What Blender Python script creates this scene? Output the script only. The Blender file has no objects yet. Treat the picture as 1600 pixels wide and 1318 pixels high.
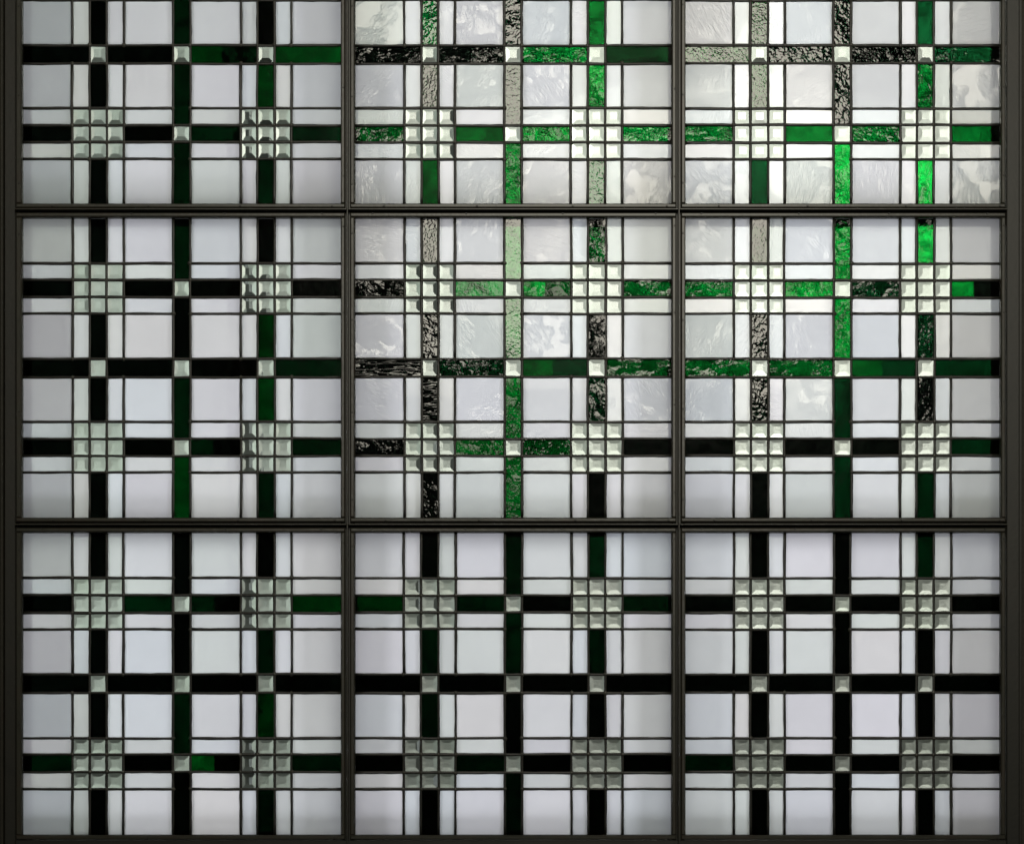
import bpy, bmesh, math, random
from mathutils import Vector
random.seed(11)

# ------------------------------------------------------------------ camera, light, exposure
MM = 0.001                      # one pixel of the 1600 px photograph = one millimetre on the window plane
Z0 = 1.60                       # height of the picture centre above the floor line
CAM_D, CAM_DROP = 2.40, 0.50    # viewer stands back and a little below, lens shifted upwards
sc = bpy.context.scene
col = sc.collection
cam_data = bpy.data.cameras.new("camera")
cam = bpy.data.objects.new("camera", cam_data)
col.objects.link(cam)
cam.location = (0, -CAM_D, Z0 - CAM_DROP)
cam.rotation_euler = (math.radians(90), 0, 0)
cam_data.sensor_width = 36
cam_data.lens = 36 * CAM_D / 1.6
cam_data.shift_y = CAM_DROP / 1.6
cam_data.clip_end = 60
sc.camera = cam

world = bpy.data.worlds.new("World")
sc.world = world
world.use_nodes = True
bg = world.node_tree.nodes["Background"]
bg.inputs[0].default_value = (0.95, 1.0, 0.88, 1)
bg.inputs[1].default_value = 0.03

def area_lamp(name, loc, target, sx, sy, power, color=(1, 1, 1), spread=180):
    l = bpy.data.lights.new(name, 'AREA')
    l.shape = 'RECTANGLE'
    l.size, l.size_y = sx, sy
    l.energy = power
    l.color = color
    l.spread = math.radians(spread)
    o = bpy.data.objects.new(name, l)
    o.location = loc
    d = Vector(target) - Vector(loc)
    o.rotation_euler = d.to_track_quat('-Z', 'Y').to_euler()
    col.objects.link(o)
    return o

# the bright room window behind the viewer, mirrored in the glossy glass
area_lamp("room_window_light", (0.36, -3.2, Z0 + 1.50), (0.36, 0, Z0 + 1.50), 1.62, 1.42, 88, (1.0, 0.95, 0.80))
# unseen lamps added behind the glass to light the backdrop and the panes
area_lamp("backdrop_top_fill", (0.70, 0.75, Z0 + 2.55), (0.75, 1.9, Z0 + 1.42), 1.5, 0.35, 39, (1.0, 0.965, 0.90), 62)
area_lamp("backdrop_left_fill", (-2.3, 0.9, Z0 + 0.60), (-1.3, 1.9, Z0 + 0.6), 0.3, 2.4, 8.0, (0.93, 1.0, 0.94), 70)
area_lamp("pane_right_fill", (2.75, 1.45, Z0 + 0.1), (0.1, 0.0, Z0 - 0.1), 0.7, 2.2, 20, (0.90, 0.92, 1.0), 90)
area_lamp("pane_left_fill", (-2.75, 1.45, Z0 + 0.1), (-0.1, 0.0, Z0 - 0.1), 0.7, 2.2, 18, (0.92, 0.94, 1.0), 90)
area_lamp("pane_low_fill", (0.1, 1.75, Z0 - 1.75), (0.0, 0.0, Z0 - 0.1), 2.8, 0.9, 11, (0.90, 0.92, 1.0), 88)

sc.view_settings.view_transform = 'Standard'
sc.view_settings.look = 'None'
sc.view_settings.exposure = 0
sc.view_settings.gamma = 1
sc.cycles.use_denoising = True
sc.cycles.caustics_reflective = False
sc.cycles.caustics_refractive = False
sc.cycles.sample_clamp_indirect = 4
sc.cycles.max_bounces = 10
sc.cycles.transmission_bounces = 10
sc.cycles.transparent_max_bounces = 16

# ------------------------------------------------------------------ helpers
def PX(x): return (x - 800) * MM
def PZ(y): return Z0 + (659 - y) * MM

def obj(name, mesh, parent=None, loc=(0, 0, 0), rot=(0, 0, 0)):
    o = bpy.data.objects.new(name, mesh)
    col.objects.link(o)
    o.location = loc
    o.rotation_euler = rot
    if parent is not None:
        o.parent = parent
    return o

def tag(o, label, cat, group=None):
    o["label"] = label
    o["category"] = cat
    if group:
        o["group"] = group

def empty(name, loc):
    e = bpy.data.objects.new(name, None)
    e.empty_display_size = 0.05
    e.location = loc
    col.objects.link(e)
    return e

def mesh_from(verts, faces, mats, fmat=None, smooth=False):
    me = bpy.data.meshes.new("mesh")
    me.from_pydata(verts, [], faces)
    for m in mats:
        me.materials.append(m)
    if fmat:
        for p, i in zip(me.polygons, fmat):
            p.material_index = i
    if smooth:
        for p in me.polygons:
            p.use_smooth = True
    me.update()
    return me

def box_data(x0, x1, y0, y1, z0, z1):
    v = [(x0, y0, z0), (x1, y0, z0), (x1, y0, z1), (x0, y0, z1), (x0, y1, z0), (x1, y1, z0), (x1, y1, z1), (x0, y1, z1)]
    f = [(0, 1, 2, 3), (5, 4, 7, 6), (4, 0, 3, 7), (1, 5, 6, 2), (3, 2, 6, 7), (4, 5, 1, 0)]
    return v, f

# ------------------------------------------------------------------ materials
def new_mat(name):
    m = bpy.data.materials.new(name)
    m.use_nodes = True
    nt = m.node_tree
    nt.nodes.clear()
    out = nt.nodes.new("ShaderNodeOutputMaterial")
    return m, nt, out

def N(nt, t, **kw):
    n = nt.nodes.new(t)
    for k, v in kw.items():
        if hasattr(n, k) and not k.startswith("i_"):
            setattr(n, k, v)
    return n

def math_node(nt, op, a, b=None, clamp=False):
    n = nt.nodes.new("ShaderNodeMath")
    n.operation = op
    n.use_clamp = clamp
    for i, s in enumerate((a, b)):
        if s is None:
            continue
        if isinstance(s, (int, float)):
            n.inputs[i].default_value = s
        else:
            nt.links.new(s, n.inputs[i])
    return n.outputs[0]

def piece_coords(nt):
    """object coordinates, moved by a random offset for every piece"""
    tc = N(nt, "ShaderNodeTexCoord")
    oi = N(nt, "ShaderNodeObjectInfo")
    mul = N(nt, "ShaderNodeVectorMath", operation='MULTIPLY_ADD')
    comb = N(nt, "ShaderNodeCombineXYZ")
    nt.links.new(oi.outputs["Random"], comb.inputs[0])
    r2 = math_node(nt, 'FRACT', math_node(nt, 'MULTIPLY', oi.outputs["Random"], 37.31))
    nt.links.new(r2, comb.inputs[1])
    r3 = math_node(nt, 'FRACT', math_node(nt, 'MULTIPLY', oi.outputs["Random"], 911.7))
    nt.links.new(r3, comb.inputs[2])
    nt.links.new(comb.outputs[0], mul.inputs[0])
    mul.inputs[1].default_value = (9, 9, 9)
    nt.links.new(tc.outputs["Object"], mul.inputs[2])
    return mul.outputs[0], oi.outputs["Random"], r2, r3, tc

def noise(nt, vec, scale, detail=2, rough=0.5, dist=0.0, stretch=None):
    if stretch is not None:
        mp = N(nt, "ShaderNodeMapping")
        mp.inputs["Scale"].default_value = stretch
        nt.links.new(vec, mp.inputs["Vector"])
        vec = mp.outputs[0]
    n = N(nt, "ShaderNodeTexNoise")
    n.inputs["Scale"].default_value = scale
    n.inputs["Detail"].default_value = detail
    n.inputs["Roughness"].default_value = rough
    n.inputs["Distortion"].default_value = dist
    nt.links.new(vec, n.inputs["Vector"])
    return n.outputs["Fac"]

def ramp(nt, fac, stops):
    r = N(nt, "ShaderNodeValToRGB")
    e = r.color_ramp.elements
    while len(e) < len(stops):
        e.new(0.5)
    for el, (p, c) in zip(e, stops):
        el.position = p
        el.color = c if len(c) == 4 else (*c, 1)
    nt.links.new(fac, r.inputs[0])
    return r.outputs[0]

def bump(nt, height, dist, strength=1.0):
    b = N(nt, "ShaderNodeBump")
    b.inputs["Strength"].default_value = strength
    b.inputs["Distance"].default_value = dist
    nt.links.new(height, b.inputs["Height"])
    return b.outputs[0]

def clear_body_material():
    m, nt, out = new_mat("clear_glass_body")
    t = N(nt, "ShaderNodeBsdfTransparent")
    t.inputs[0].default_value = (0.97, 0.985, 0.97, 1)
    nt.links.new(t.outputs[0], out.inputs[0])
    return m

def clear_exit_material():
    m, nt, out = new_mat("clear_glass_exit")
    r = N(nt, "ShaderNodeBsdfRefraction")
    r.inputs["Color"].default_value = (0.98, 0.99, 0.98, 1)
    r.inputs["IOR"].default_value = 1.5
    r.inputs["Roughness"].default_value = 0
    nt.links.new(r.outputs[0], out.inputs[0])
    return m

def opal_material(name, trans, clear, clear_rough, gloss, textured):
    """flashed opal glass: a scattering layer that also lets some light straight through, under a polished skin"""
    m, nt, out = new_mat(name)
    vec, r1, r2, r3, tc = piece_coords(nt)
    tint = ramp(nt, r1, [(0.0, (0.90, 0.93, 0.90)), (0.3, (0.97, 0.925, 0.98)), (0.55, (0.93, 0.95, 1.0)),
                         (0.8, (1.0, 0.955, 0.96)), (1.0, (0.94, 0.96, 0.94))])
    cloud = noise(nt, vec, 16, 2, 0.55, 0.6)
    cl = math_node(nt, 'MULTIPLY_ADD', cloud, 0.10)
    nt.nodes[-1].inputs[2].default_value = 0.93
    # level: cloud * (0.93 + 0.1 * random)
    lv = N(nt, "ShaderNodeMath", operation='MULTIPLY_ADD')
    nt.links.new(r2, lv.inputs[0]); lv.inputs[1].default_value = 0.10; lv.inputs[2].default_value = 0.92
    lev = math_node(nt, 'MULTIPLY', cl, lv.outputs[0])
    lev = math_node(nt, 'MULTIPLY', lev, trans)
    sc_ = N(nt, "ShaderNodeVectorMath", operation='SCALE')
    nt.links.new(tint, sc_.inputs[0]); nt.links.new(lev, sc_.inputs["Scale"])
    tr = N(nt, "ShaderNodeBsdfTranslucent")
    nt.links.new(sc_.outputs[0], tr.inputs[0])
    rf = N(nt, "ShaderNodeBsdfRefraction")
    rf.inputs["IOR"].default_value = 1.03
    rf.inputs["Roughness"].default_value = clear_rough
    nt.links.new(sc_.outputs[0], rf.inputs[0])
    mx = N(nt, "ShaderNodeMixShader")
    mx.inputs[0].default_value = clear
    nt.links.new(tr.outputs[0], mx.inputs[1]); nt.links.new(rf.outputs[0], mx.inputs[2])
    gl = N(nt, "ShaderNodeBsdfGlossy")
    gl.inputs["Roughness"].default_value = 0.02
    fr = N(nt, "ShaderNodeFresnel")
    fr.inputs[0].default_value = 1.45
    if textured:
        # drawn-sheet ripples in patches, long strokes turned differently on each piece
        rot = N(nt, "ShaderNodeVectorRotate", rotation_type='Y_AXIS')
        nt.links.new(vec, rot.inputs["Vector"])
        ang = math_node(nt, 'MULTIPLY', r3, 6.28)
        nt.links.new(ang, rot.inputs["Angle"])
        rip = noise(nt, rot.outputs[0], 165, 2, 0.5, 0.9, (1, 1, 0.30))
        fine = noise(nt, vec, 420, 1.5, 0.5)
        mask = noise(nt, vec, 24, 1, 0.5)
        mr = ramp(nt, mask, [(0.42, (0, 0, 0)), (0.60, (1, 1, 1))])
        h = math_node(nt, 'MULTIPLY', math_node(nt, 'MULTIPLY', rip, mr), 1.7)
        h = math_node(nt, 'ADD', h, math_node(nt, 'MULTIPLY', fine, 0.035))
        big = noise(nt, vec, 13, 1, 0.4)
        h = math_node(nt, 'ADD', h, math_node(nt, 'MULTIPLY', big, 0.7))
        # the drawn sheet is a little wedge-shaped, each piece cut another way
        sp = N(nt, "ShaderNodeSeparateXYZ")
        nt.links.new(rot.outputs[0], sp.inputs[0])
        h = math_node(nt, 'ADD', h, math_node(nt, 'MULTIPLY', sp.outputs[0], 60.0))
        nrm = bump(nt, h, 0.0022)
        nt.links.new(nrm, gl.inputs["Normal"])
        nt.links.new(nrm, rf.inputs["Normal"])
        nt.links.new(nrm, fr.inputs["Normal"])
    gf = math_node(nt, 'MULTIPLY', fr.outputs[0], gloss)
    mg = N(nt, "ShaderNodeMixShader")
    nt.links.new(gf, mg.inputs[0])
    nt.links.new(mx.outputs[0], mg.inputs[1]); nt.links.new(gl.outputs[0], mg.inputs[2])
    nt.links.new(mg.outputs[0], out.inputs[0])
    return m

def green_material(name, c, c2=None, tex=None, rough=0.02, gloss=1.0, amp=1.0, hscale=210):
    """dark green cathedral glass; tex: None smooth, 'wave', 'hammer', 'streak'"""
    m, nt, out = new_mat(name)
    vec, r1, r2, r3, tc = piece_coords(nt)
    base = N(nt, "ShaderNodeRGB"); base.outputs[0].default_value = (*c, 1)
    colr = base.outputs[0]
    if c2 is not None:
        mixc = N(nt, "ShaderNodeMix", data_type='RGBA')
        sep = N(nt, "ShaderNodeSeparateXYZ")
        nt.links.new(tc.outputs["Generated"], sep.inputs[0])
        # backlight put into the tint: its bright part ends on a nearly straight line
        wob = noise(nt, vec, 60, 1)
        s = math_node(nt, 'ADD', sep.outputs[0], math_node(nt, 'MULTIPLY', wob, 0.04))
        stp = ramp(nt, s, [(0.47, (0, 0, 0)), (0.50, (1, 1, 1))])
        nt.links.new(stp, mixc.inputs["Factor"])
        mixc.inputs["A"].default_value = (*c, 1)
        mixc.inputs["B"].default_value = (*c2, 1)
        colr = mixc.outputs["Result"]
    streak = noise(nt, vec, 26, 3, 0.6, 1.2)
    lv = N(nt, "ShaderNodeMath", operation='MULTIPLY_ADD')
    nt.links.new(streak, lv.inputs[0]); lv.inputs[1].default_value = 2.8; lv.inputs[2].default_value = -0.4
    lv2 = N(nt, "ShaderNodeMath", operation='MULTIPLY_ADD')
    nt.links.new(r2, lv2.inputs[0]); lv2.inputs[1].default_value = 0.5; lv2.inputs[2].default_value = 0.75
    lev = math_node(nt, 'MULTIPLY', lv.outputs[0], lv2.outputs[0])
    s_ = N(nt, "ShaderNodeVectorMath", operation='SCALE')
    nt.links.new(colr, s_.inputs[0]); nt.links.new(lev, s_.inputs["Scale"])
    rf = N(nt, "ShaderNodeBsdfRefraction")
    rf.inputs["IOR"].default_value = 1.5
    rf.inputs["Roughness"].default_value = 0.02
    nt.links.new(s_.outputs[0], rf.inputs[0])
    gl = N(nt, "ShaderNodeBsdfGlossy")
    gl.inputs["Roughness"].default_value = rough
    fr = N(nt, "ShaderNodeFresnel"); fr.inputs[0].default_value = 1.5
    nrm = None
    if tex == 'hammer':
        h = noise(nt, vec, hscale, 1.5, 0.5, 0.5)
        h = math_node(nt, 'ADD', h, math_node(nt, 'MULTIPLY', noise(nt, vec, 30, 1), 1.5))
        nrm = bump(nt, h, 0.0016 * amp)
    elif tex == 'streak':
        h = noise(nt, vec, 120, 1.5, 0.5, 0.7, (0.18, 1, 1.3))
        nrm = bump(nt, h, 0.006 * amp)
    elif tex == 'wave':
        h = noise(nt, vec, 75, 2, 0.5, 1.6)
        h2 = noise(nt, vec, 300, 1, 0.5)
        msk = ramp(nt, noise(nt, vec, 40, 1), [(0.35, (0.12, 0.12, 0.12)), (0.6, (1, 1, 1))])
        h = math_node(nt, 'ADD', math_node(nt, 'MULTIPLY', h, msk), math_node(nt, 'MULTIPLY', h2, 0.05))
        nrm = bump(nt, h, 0.006 * amp)
    else:
        h = noise(nt, vec, 45, 1)
        nrm = bump(nt, h, 0.0012 * amp)
    for n in (rf, gl, fr):
        nt.links.new(nrm, n.inputs["Normal"])
    gf = math_node(nt, 'MULTIPLY', fr.outputs[0], gloss)
    mg = N(nt, "ShaderNodeMixShader")
    nt.links.new(gf, mg.inputs[0])
    nt.links.new(rf.outputs[0], mg.inputs[1]); nt.links.new(gl.outputs[0], mg.inputs[2])
    nt.links.new(mg.outputs[0], out.inputs[0])
    return m

def bevel_material():
    m, nt, out = new_mat("bevelled_clear_glass")
    vec, r1, r2, r3, tc = piece_coords(nt)
    rf = N(nt, "ShaderNodeBsdfRefraction")
    tint = ramp(nt, r1, [(0, (0.89, 0.95, 0.90)), (0.5, (0.96, 0.985, 0.965)), (1, (0.91, 0.95, 0.935))])
    nt.links.new(tint, rf.inputs[0])
    rf.inputs["IOR"].default_value = 1.52
    rf.inputs["Roughness"].default_value = 0.0
    gl = N(nt, "ShaderNodeBsdfGlossy")
    gl.inputs["Roughness"].default_value = 0.14
    fr = N(nt, "ShaderNodeFresnel"); fr.inputs[0].default_value = 1.5
    mg = N(nt, "ShaderNodeMixShader")
    nt.links.new(math_node(nt, "MULTIPLY", fr.outputs[0], 0.4), mg.inputs[0])
    nt.links.new(rf.outputs[0], mg.inputs[1]); nt.links.new(gl.outputs[0], mg.inputs[2])
    nt.links.new(mg.outputs[0], out.inputs[0])
    return m

def principled(name, stops, rough, metal=0.0, nscale=20, bscale=None, bdist=0.0, spec=0.5, stretch=None):
    m, nt, out = new_mat(name)
    vec, r1, r2, r3, tc = piece_coords(nt)
    p = N(nt, "ShaderNodeBsdfPrincipled")
    n = noise(nt, vec, nscale, 5, 0.65, 0.4, stretch)
    c = ramp(nt, n, stops)
    nt.links.new(c, p.inputs["Base Color"])
    p.inputs["Roughness"].default_value = rough
    p.inputs["Metallic"].default_value = metal
    p.inputs["Specular IOR Level"].default_value = spec
    if bscale:
        nt.links.new(bump(nt, noise(nt, vec, bscale, 3, 0.6), bdist), p.inputs["Normal"])
    nt.links.new(p.outputs[0], out.inputs[0])
    return m

CLEAR = clear_body_material()
EXIT = clear_exit_material()
OPAL = opal_material("opal_glass_smooth", 0.70, 0.16, 0.22, 0.25, False)
OPAL_T = opal_material("opal_glass_rippled", 0.70, 0.16, 0.22, 0.75, True)
STRIP = opal_material("white_strip_glass", 0.90, 0.42, 0.10, 0.2, False)
STRIP_T = opal_material("white_strip_glass_rippled", 0.90, 0.42, 0.10, 0.4, True)
BEVEL = bevel_material()
K, D, G, M_, B = (0.0015, 0.003, 0.002), (0.0010, 0.020, 0.006), (0.0006, 0.055, 0.008), (0.001, 0.13, 0.016), (0.004, 0.26, 0.035)  # glass tints with the backlight put in, brighter for pieces in its bright zone
GREEN = {
    'k': green_material("green_glass_black", K, rough=0.25, gloss=0.03),
    'd': green_material("green_glass_dark", D, rough=0.25, gloss=0.03),
    'g': green_material("green_glass_deep", G, rough=0.25, gloss=0.03),
    'm': green_material("green_glass_mid", M_, rough=0.25, gloss=0.03),
    'K': green_material("green_glass_black_sparkle", K, tex='wave', amp=0.62, gloss=0.8),
    'D': green_material("green_glass_dark_wavy", D, tex='wave', amp=0.6, gloss=0.8),
    'G': green_material("green_glass_deep_wavy", G, tex='wave', amp=0.6, gloss=0.8),
    'M': green_material("green_glass_mid_wavy", M_, tex='wave', amp=0.65, rough=0.08, gloss=0.4),
    'B': green_material("green_glass_bright_wavy", B, tex='wave', amp=0.65, rough=0.08, gloss=0.4),
    'o': green_material("green_glass_hammered_mirror", (0.003, 0.014, 0.004), tex='hammer', amp=0.30),
    'h': green_material("green_glass_hammered_dark", (0.001, 0.004, 0.002), tex='hammer', amp=0.8, rough=0.04, hscale=130),
    'H': green_material("green_glass_hammered_green", (0.001, 0.06, 0.012), tex='hammer', amp=0.8, rough=0.04, hscale=130),
    'l': green_material("green_glass_light", (0.02, 0.20, 0.04), tex='hammer', amp=0.32),
    'S': green_material("green_glass_long_ripples", K, tex='streak', amp=1.0),
    '1': green_material("green_backlight_edge_deep", G, c2=D, rough=0.25, gloss=0.03),  # two-tone codes: bright and dim backlight put into the colour
    '2': green_material("green_backlight_edge_dark", M_, c2=K, rough=0.25, gloss=0.03),
    '3': green_material("green_backlight_edge_bright", B, c2=G, tex='wave', amp=0.65, rough=0.08, gloss=0.4),
    '5': green_material("green_backlight_edge_mid", M_, c2=K, rough=0.25, gloss=0.03),
    '6': green_material("green_glass_vivid", (0.008, 0.22, 0.04), tex='hammer', amp=0.5, gloss=0.45),
    'e': green_material("green_glass_very_dark", (0.0005, 0.008, 0.002), rough=0.25, gloss=0.03),
    '4': green_material("green_backlight_edge_low", D, c2=K, rough=0.25, gloss=0.03),
}
LEAD = principled("lead_came_metal", [(0.3, (0.0057, 0.0055, 0.0044)), (0.7, (0.0117, 0.0111, 0.0084))], 0.5, 0.0, 60, 300, 0.0006)
SOLDER = principled("solder_metal", [(0.3, (0.0270, 0.0261, 0.0234)), (0.75, (0.0675, 0.0648, 0.0540))], 0.38, 0.3, 90, 200, 0.0008)
FRAME = principled("bronze_frame_paint", [(0.25, (0.0051, 0.0048, 0.0032)), (0.5, (0.0086, 0.0081, 0.0053)), (0.62, (0.0099, 0.0083, 0.0056)), (0.8, (0.0068, 0.0067, 0.0046))],
                   0.5, 0.0, 14, 160, 0.0002)
BEAD = principled("bronze_bead_paint", [(0.25, (0.0119, 0.0116, 0.0082)), (0.5, (0.0202, 0.0191, 0.0127)), (0.66, (0.0209, 0.0156, 0.0107)), (0.85, (0.0133, 0.0133, 0.0092))],
                  0.42, 0.0, 18, 120, 0.0004)
SCREW = principled("screw_metal", [(0.3, (0.006, 0.006, 0.005)), (0.7, (0.014, 0.013, 0.011))], 0.5, 0.0)
WALL = principled("dark_wall_plaster", [(0.3, (0.0150, 0.0130, 0.0090)), (0.7, (0.0275, 0.0240, 0.0170))], 0.9, 0.0, 8, 90, 0.004)
POST = principled("grey_post_paint", [(0.3, (0.34, 0.36, 0.34)), (0.7, (0.42, 0.44, 0.42))], 0.7, 0.0, 6)
BACKDROP = principled("pale_backdrop_plaster", [(0.3, (0.60, 0.63, 0.58)), (0.7, (0.68, 0.71, 0.66))], 0.9, 0.0, 3, 40, 0.004, spec=0.1)

# ------------------------------------------------------------------ the setting
COLS = [(36, 533), (555, 1049), (1070.5, 1562)]
ROWS = [(-149, 320), (341.5, 809), (832, 1303.5)]
v, f = box_data(-3.0, 3.0, 1.90, 1.96, Z0 - 2.2, Z0 + 3.2)
o = obj("backdrop_wall", mesh_from(v, f, [BACKDROP])); o["kind"] = "structure"  # added backdrop, lit from out of view to make the glow behind the glass

# a grey post assumed behind the glass, dimly seen through the clear squares and strips on the left
v, f = box_data(-0.705, -0.655, 1.45, 1.50, Z0 - 2.2, Z0 + 3.2)
o = obj("rear_post", mesh_from(v, f, [POST])); o["kind"] = "structure"

def ring_wall(x0, x1, z0, z1, X, Zl, Zh, y0, y1):
    vs, fs = [], []
    for b in ((-X, x0, Zl, Zh), (x1, X, Zl, Zh), (x0, x1, Zl, z0), (x0, x1, z1, Zh)):
        bv, bf = box_data(b[0], b[1], y0, y1, b[2], b[3])
        n = len(vs)
        vs += bv
        fs += [tuple(i + n for i in q) for q in bf]
    return vs, fs
v, f = ring_wall(PX(5), PX(1597), PZ(1345), PZ(-190), 3.0, Z0 - 2.2, Z0 + 3.2, 0.004, 0.09)
o = obj("wall", mesh_from(v, f, [WALL])); o["kind"] = "structure"

# ------------------------------------------------------------------ the metal frame
frame = empty("window_frame", (0, 0, PZ(1340)))
tag(frame, "dark bronze painted metal frame of bars holding all nine glass panels", "window frame")
FZ = PZ(1340)

def bar(name, x0, x1, z0, z1, y0, y1, mat, ch=0.0012, wob=0.0):
    """bar with chamfered front edges; coordinates in metres, world space"""
    v = []
    for (xx0, xx1, zz0, zz1, y) in ((x0 + ch, x1 - ch, z0 + ch, z1 - ch, y0), (x0, x1, z0, z1, y0 + ch), (x0, x1, z0, z1, y1)):
        v += [(xx0, y, zz0), (xx1, y, zz0), (xx1, y, zz1), (xx0, y, zz1)]
    f = [(0, 1, 2, 3)]
    for k in (0, 4):
        for i in range(4):
            j = (i + 1) % 4
            f.append((k + j, k + i, k + 4 + i, k + 4 + j))
    f.append((11, 10, 9, 8))
    cx, cz = (x0 + x1) / 2, (z0 + z1) / 2
    v = [(a - cx, b, c - cz) for a, b, c in v]
    return obj(name, mesh_from(v, f, [mat]), frame, (cx, 0, cz - FZ))

ztop, zbot = PZ(-172), PZ(1330)
xl, xr = PX(7), PX(1594)
# flat webs on which the beads sit, the thin fin standing out in the middle, the deeper bars behind the glass
for (a, b) in ((533, 555), (1049, 1070.5)):
    c = (a + b) / 2
    bar("mullion", PX(a + 1.5), PX(b - 1.5), zbot, ztop, -0.002, 0.010, FRAME)
    bar("mullion_fin", PX(c - 1.0), PX(c + 1.0), zbot + .001, ztop - .001, -0.013, -0.0025, BEAD, 0.0005)
    bar("rear_mullion", PX(a - 2), PX(b + 2), zbot + .002, ztop - .002, 0.0165, 0.031, FRAME)
for (a, b) in ((320, 341.5), (809, 832)):
    c = (a + b) / 2
    segs = [(30, 534.2), (553.8, 1050.2), (1069.3, 1568)]
    for (s, e) in segs:
        bar("transom", PX(s), PX(e), PZ(b - 1.5), PZ(a + 1.5), -0.0023, 0.0097, FRAME)
    for (s, e) in ((27, 542.6), (545.4, 1058.4), (1061.2, 1570)):
        bar("transom_fin", PX(s), PX(e), PZ(c + 1.0), PZ(c - 1.0), -0.0128, -0.0030, BEAD, 0.0005)
    for (s, e) in ((36, 530.6), (557.4, 1046.6), (1073, 1562)):
        bar("rear_transom", PX(s), PX(e), PZ(b + 3), PZ(a - 3), 0.017, 0.0305, FRAME)
# outer stiles and rails
bar("stile", PX(9), PX(26), zbot, ztop, -0.006, 0.03, FRAME)
bar("stile_lip", PX(5.2), PX(8.4), zbot, ztop, -0.012, 0.03, BEAD, 0.0008)
bar("stile", PX(1571), PX(1591), zbot, ztop, -0.006, 0.03, FRAME)
bar("stile_lip", PX(1591.6), PX(1596.5), zbot, ztop, -0.002, 0.03, FRAME, 0.0008)
bar("rear_stile", PX(10), PX(38), zbot + .001, ztop - .001, 0.0305, 0.040, FRAME)
bar("rear_stile", PX(1560), PX(1590), zbot + .001, ztop - .001, 0.0305, 0.040, FRAME)
bar("rail", PX(26.5), PX(1570.5), PZ(1330), PZ(1311.5), -0.008, 0.028, FRAME)
bar("rail", PX(26.5), PX(1570.5), PZ(-157), PZ(-172), -0.008, 0.028, FRAME)
bar("rear_rail", PX(40), PX(1558), PZ(1329), PZ(1301), 0.0307, 0.039, FRAME)
bar("rear_rail", PX(40), PX(1558), PZ(-146), PZ(-171), 0.0307, 0.039, FRAME)

# glazing beads round every panel and their screw heads
BW = 7.2
sv, sf = [], []
def screw(x, z, y):
    n0 = len(sv)
    k = 8
    for r, dy in ((1.7 * MM, 0.0), (1.2 * MM, -0.0010)):
        for i in range(k):
            a = 2 * math.pi * i / k
            sv.append((x + r * math.cos(a), y + dy, z - FZ + r * math.sin(a)))
    for i in range(k):
        j = (i + 1) % k
        sf.append((n0 + j, n0 + i, n0 + k + i, n0 + k + j))
    sf.append(tuple(n0 + k + i for i in range(k)))
for (x0, x1) in COLS:
    for (y0, y1) in ROWS:
        lo = 9 if x0 < 40 else BW
        bar("glazing_bead", PX(x0 - lo), PX(x0), PZ(y1), PZ(y0), -0.0075, 0.0, BEAD, 0.0018)
        bar("glazing_bead", PX(x1), PX(x1 + BW), PZ(y1), PZ(y0), -0.0073, 0.0, BEAD, 0.0018)
        bar("glazing_bead", PX(x0 - lo), PX(x1 + BW), PZ(y0 - .1), PZ(y0 - BW), -0.0077, 0.0, BEAD, 0.0018)
        bar("glazing_bead", PX(x0 - lo), PX(x1 + BW), PZ(y1 + BW), PZ(y1 + .1), -0.0076, 0.0, BEAD, 0.0018)
        for i in range(4):
            xx = x0 + 28 + i * 146 + random.uniform(-4, 4)
            screw(PX(xx), PZ(y0 - 5.2), -0.0077)
            screw(PX(xx + 20), PZ(y1 + 4.2), -0.0076)
            yy = y0 + 24 + i * 138 + random.uniform(-4, 4)
            screw(PX(x0 - 4.4), PZ(yy), -0.0075)
            screw(PX(x1 + 4.4), PZ(yy - 12), -0.0073)
s = obj("screw_heads", mesh_from(sv, sf, [SCREW]), frame); s["kind"] = "stuff"

# ------------------------------------------------------------------ the leaded glass panels
CW = [77, 26.5, 27, 26.5, 77.5, 27, 77.5, 26.5, 27, 26.5, 77]
RH = [70.5, 26, 27, 26, 70.5, 28, 70.5, 26, 27, 26, 71]
mesh_cache = {}

def pane_mesh(w, h, front, back, inset=0.6):
    key = (round(w, 2), round(h, 2), front.name)
    if key in mesh_cache:
        return mesh_cache[key]
    a, b = (w / 2 - inset) * MM, (h / 2 - inset) * MM
    v, f = box_data(-a, a, 0.0, 0.004, -b, b)
    me = mesh_from(v, f, [front, back], [0, 1, 1, 1, 1, 1])
    mesh_cache[key] = me
    return me

def bevel_mesh(w, h, var):
    key = (round(w, 2), round(h, 2), "bevel", var)
    if key in mesh_cache:
        return mesh_cache[key]
    rnd = random.Random(var * 7 + 3)
    a, b = (w / 2 - 0.6) * MM, (h / 2 - 0.6) * MM
    ca, cb = a * rnd.uniform(0.40, 0.48), b * rnd.uniform(0.40, 0.48)
    ox, oz = rnd.uniform(-.6, .6) * MM, rnd.uniform(-.6, .6) * MM
    v = [(-a, .004, -b), (a, .004, -b), (a, .004, b), (-a, .004, b),
         (-a, .001, -b), (a, .001, -b), (a, .001, b), (-a, .001, b),
         (ox - ca, -.0034, oz - cb), (ox + ca, -.0034, oz - cb), (ox + ca, -.0034, oz + cb), (ox - ca, -.0034, oz + cb)]
    f = [(8, 9, 10, 11), (3, 2, 1, 0)]
    for i in range(4):
        j = (i + 1) % 4
        f.append((4 + i, 4 + j, 8 + j, 8 + i))
        f.append((i, j, 4 + j, 4 + i))
    me = mesh_from(v, f, [BEVEL, EXIT], [0, 1] + [0, 1] * 4)
    mesh_cache[key] = me
    return me

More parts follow.
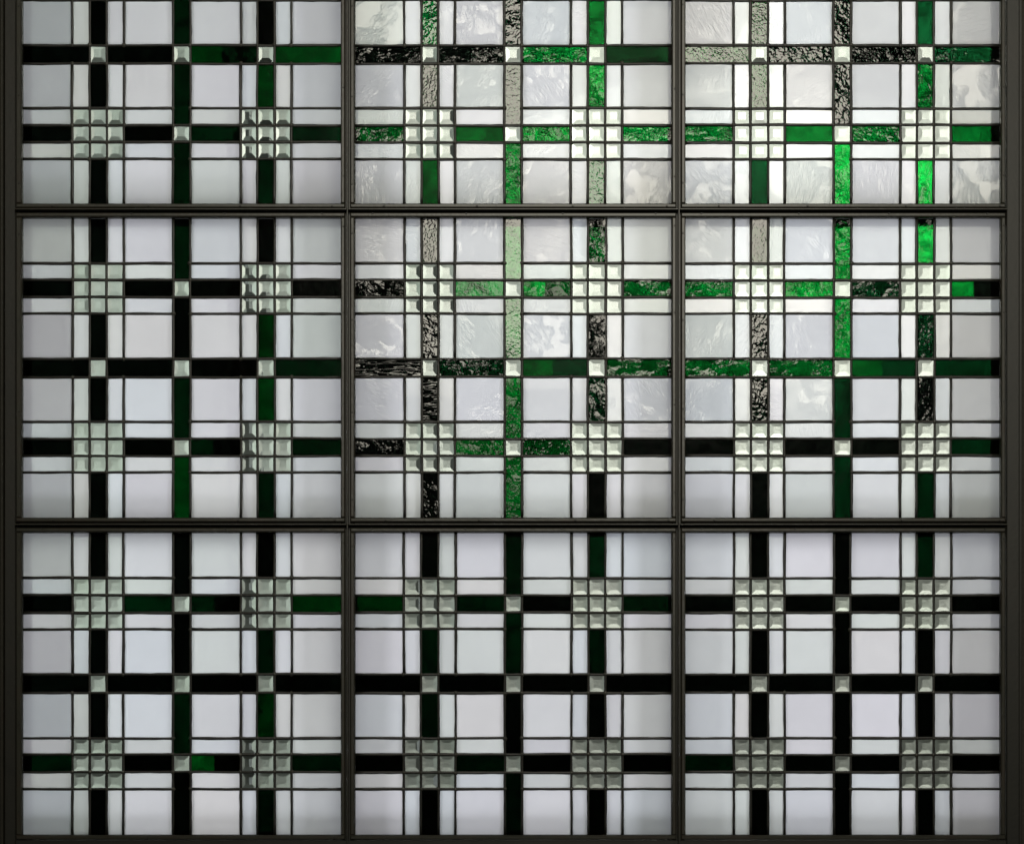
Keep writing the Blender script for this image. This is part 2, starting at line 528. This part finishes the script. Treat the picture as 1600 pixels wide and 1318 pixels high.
def came_mesh(length, vertical, width, rnd):
    """a soft lead strip, rounded on the face, its edges not quite straight; runs from 0 to length (mm)"""
    n = max(3, int(length / 14))
    prof = [(-1.0, 0.0012), (-1.0, -0.0004), (-0.62, -0.0012), (0.0, -0.0015), (0.62, -0.0012), (1.0, -0.0004), (1.0, 0.0012)]
    v, f = [], []
    off = 0
    for i in range(n + 1):
        t = length * i / n
        off += rnd.uniform(-.35, .35)
        off *= 0.8
        wl = width / 2 * rnd.uniform(0.90, 1.14)
        for (u, y) in prof:
            q = off + u * wl
            v.append((q * MM, y, -t * MM) if vertical else (t * MM, y, q * MM))
    k = len(prof)
    for i in range(n):
        for j in range(k - 1):
            a, b, c, d = i * k + j, i * k + j + 1, (i + 1) * k + j + 1, (i + 1) * k + j
            f.append((a, d, c, b) if vertical else (a, d, c, b))
    f.append(tuple(range(k)))
    f.append(tuple(n * k + q for q in range(k))[::-1])
    me = mesh_from(v, f, [LEAD])
    bm = bmesh.new(); bm.from_mesh(me)
    bmesh.ops.recalc_face_normals(bm, faces=bm.faces)
    bm.to_mesh(me); bm.free()
    for p in me.polygons:
        p.use_smooth = len(p.vertices) == 4
    return me

# tint of every green piece, backlight put in, panel by panel: three upright bars (four pieces each, top to bottom), three level bars (left to right)
CODES = {
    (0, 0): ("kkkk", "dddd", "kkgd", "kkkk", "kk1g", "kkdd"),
    (0, 1): ("dHog", "mhoM", "ggMH", "gggg", "KKGe", "GgMG"),
    (0, 2): ("dood", "mhhB", "ddGB", "gggg", "ohKD", "GgGg"),
    (1, 0): ("kkkk", "dkdg", "kggd", "kkkk", "kkkd", "kk4d"),
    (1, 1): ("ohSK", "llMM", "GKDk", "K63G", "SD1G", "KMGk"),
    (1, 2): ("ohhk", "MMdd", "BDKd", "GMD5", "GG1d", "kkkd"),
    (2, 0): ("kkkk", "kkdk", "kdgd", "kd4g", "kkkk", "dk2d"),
    (2, 1): ("kddk", "ddkd", "ddkk", "gdkd", "kkkk", "kdkk"),
    (2, 2): ("kkkk", "kkkk", "dkkk", "kkkk", "kkkk", "dkkk"),
}
# rows (of four squares) whose white panes catch the room window in their ripples
RIPPLED = {(0, 1): "1111 1110 1110 1111", (0, 2): "1110 1101 1101 1111",
           (1, 1): "1110 1110 1101 0000", (1, 2): "1100 1100 1100 0000"}
LABELS = {
    (0, 0): "cut-off leaded panel in the upper left corner, smooth white panes and dark bars",
    (0, 1): "cut-off leaded panel at top centre with mottled silvery green bars and rippled white panes",
    (0, 2): "cut-off leaded panel in the upper right corner with pitted grey level bar at top left",
    (1, 0): "leaded panel at middle left, smooth panes, blackish bars, clearly faceted clear squares on its right",
    (1, 1): "central leaded panel with pale light green upright bar and bright green level bar",
    (1, 2): "leaded panel at middle right with bright wavy green upper bars and black lower bar",
    (2, 0): "leaded panel in the lower left corner with frosted-looking pale green clear squares",
    (2, 1): "leaded panel at bottom centre, one dark green piece at left of its upper level bar",
    (2, 2): "leaded panel in the lower right corner, all bars black, olive clear squares",
}

def build_panel(r, c):
    rnd = random.Random(100 + r * 10 + c)
    (x0, x1), (y0, y1) = COLS[c], ROWS[r]
    kx, ky = (x1 - x0) / sum(CW), (y1 - y0) / sum(RH)
    xs, ys = [x0], [y0]
    for w in CW: xs.append(xs[-1] + w * kx)
    for h in RH: ys.append(ys[-1] + h * ky)
    for k in range(1, 11):
        xs[k] += rnd.uniform(-.8, .8); ys[k] += rnd.uniform(-.8, .8)
    root = empty("leaded_glass_panel", (PX((x0 + x1) / 2), 0, PZ(y1)))
    tag(root, LABELS[(r, c)], "stained glass", "leaded glass panels in the metal frame")
    ox, oz = PX((x0 + x1) / 2), PZ(y1)

    def put(name, me, cx, cy, rot=(0, 0, 0), y=0.0):
        return obj(name, me, root, (PX(cx) - ox, y, PZ(cy) - oz), rot)

    def tilt(deg):
        a = math.radians(deg)
        return (rnd.uniform(-a, a), 0, rnd.uniform(-a, a))

    def cell(name, i0, i1, j0, j1, mat, back, deg=0.35, lean=None):
        w, h = xs[i1] - xs[i0], ys[j1] - ys[j0]
        # pieces at the rim run on under the beads
        rot = tilt(deg)
        if lean == 'level': rot = (math.radians(rnd.uniform(6, 8)) * (-1 if ys[j0] < 300 else 1), 0, rot[2])
        if lean == 'upright': rot = (rot[0], 0, math.radians(rnd.uniform(6, 8)) * (1 if xs[i0] > 1100 else -1))
        return put(name, pane_mesh(w, h, mat, back), (xs[i0] + xs[i1]) / 2, (ys[j0] + ys[j1]) / 2, rot)

    wide, side, bars_ = [0, 4, 6, 10], [1, 3, 7, 9], [2, 5, 8]
    rip = RIPPLED.get((r, c), "0000 0000 0000 0000").split()
    for j, rj in enumerate(wide):
        for i, ci in enumerate(wide):
            cell("opal_pane", ci, ci + 1, rj, rj + 1, OPAL_T if rip[j][i] == '1' else OPAL, CLEAR)
        for i, ci in enumerate(side):
            t = rip[j][min(3, i)] == '1' and rnd.random() < 0.6
            cell("white_strip", ci, ci + 1, rj, rj + 1, STRIP_T if t else STRIP, CLEAR)
    for j, rj in enumerate(side):
        for i, ci in enumerate(wide):
            t = rip[j][i] == '1' and rnd.random() < 0.6
            cell("white_strip", ci, ci + 1, rj, rj + 1, STRIP_T if t else STRIP, CLEAR)
    code = CODES[(r, c)]
    for i, ci in enumerate((2, 8)):                      # upright bars through the clusters
        cd = code[0] if i == 0 else code[2]
        for j, rj in enumerate(wide):
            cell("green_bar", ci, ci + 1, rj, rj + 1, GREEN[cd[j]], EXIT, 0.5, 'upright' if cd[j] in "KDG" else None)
    for j, (ra, rb) in enumerate(((0, 2), (3, 5), (6, 8), (9, 11))):   # middle upright bar
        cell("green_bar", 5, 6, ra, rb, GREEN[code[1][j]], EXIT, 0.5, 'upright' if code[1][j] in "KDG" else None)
    for j, rj in enumerate((2, 8)):                      # level bars through the clusters
        cd = code[3] if j == 0 else code[5]
        for i, ci in enumerate(wide):
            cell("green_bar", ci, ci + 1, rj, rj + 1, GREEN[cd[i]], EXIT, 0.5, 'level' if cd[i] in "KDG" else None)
    for i, (ca, cb) in enumerate(((0, 2), (3, 5), (6, 8), (9, 11))):   # middle level bar
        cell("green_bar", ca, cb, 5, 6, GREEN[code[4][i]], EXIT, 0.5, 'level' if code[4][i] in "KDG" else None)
    spots = [(a, b) for a in (1, 2, 3, 7, 8, 9) for b in (1, 2, 3, 7, 8, 9)]
    spots += [(2, 5), (5, 5), (8, 5), (5, 2), (5, 8)]
    for (ci, rj) in spots:
        w, h = xs[ci + 1] - xs[ci], ys[rj + 1] - ys[rj]
        put("bevelled_square", bevel_mesh(w, h, rnd.randrange(5)), (xs[ci] + xs[ci + 1]) / 2, (ys[rj] + ys[rj + 1]) / 2, tilt(1.2))

    # lead cames between the pieces
    def came(a, b, pos, vertical):
        w = rnd.uniform(3.7, 4.6)
        me = came_mesh(abs(b - a), vertical, w, rnd)
        y = 0.0 if vertical else -0.00025
        if vertical: put("lead_came", me, pos, a, y=y)
        else: put("lead_came", me, a, pos, y=y)
    for k in range(1, 11):
        if k in (1, 4, 7, 10):
            for a, b in ((ys[0], ys[5]), (ys[6], ys[11])): came(a, b, xs[k], True)
            for a, b in ((xs[0], xs[5]), (xs[6], xs[11])): came(a, b, ys[k], False)
        else:
            came(ys[0], ys[11], xs[k], True)
            came(xs[0], xs[11], ys[k], False)
    # solder at the crossings
    bm = bmesh.new()
    for i in range(1, 11):
        for j in range(1, 11):
            rad = rnd.uniform(3.1, 3.9) * MM
            cx, cz = PX(xs[i]) - ox + rnd.uniform(-.5, .5) * MM, PZ(ys[j]) - oz + rnd.uniform(-.5, .5) * MM
            top = bm.verts.new((cx, -0.0030, cz))
            r1_, r2_ = [], []
            for q in range(8):
                a = math.pi / 4 * q
                rr = rad * rnd.uniform(.85, 1.12)
                r1_.append(bm.verts.new((cx + .6 * rr * math.cos(a), -0.0026, cz + .6 * rr * math.sin(a))))
                r2_.append(bm.verts.new((cx + rr * math.cos(a), -0.0006, cz + rr * math.sin(a))))
            for q in range(8):
                p = (q + 1) % 8
                bm.faces.new((top, r1_[q], r1_[p]))
                bm.faces.new((r1_[q], r2_[q], r2_[p], r1_[p]))
    bmesh.ops.recalc_face_normals(bm, faces=bm.faces)
    me = bpy.data.meshes.new("mesh")
    bm.to_mesh(me); bm.free()
    me.materials.append(SOLDER)
    for p in me.polygons: p.use_smooth = True
    so = obj("solder_joints", me, root)
    so["kind"] = "stuff"
    return root

for r in range(3):
    for c in range(3):
        build_panel(r, c)
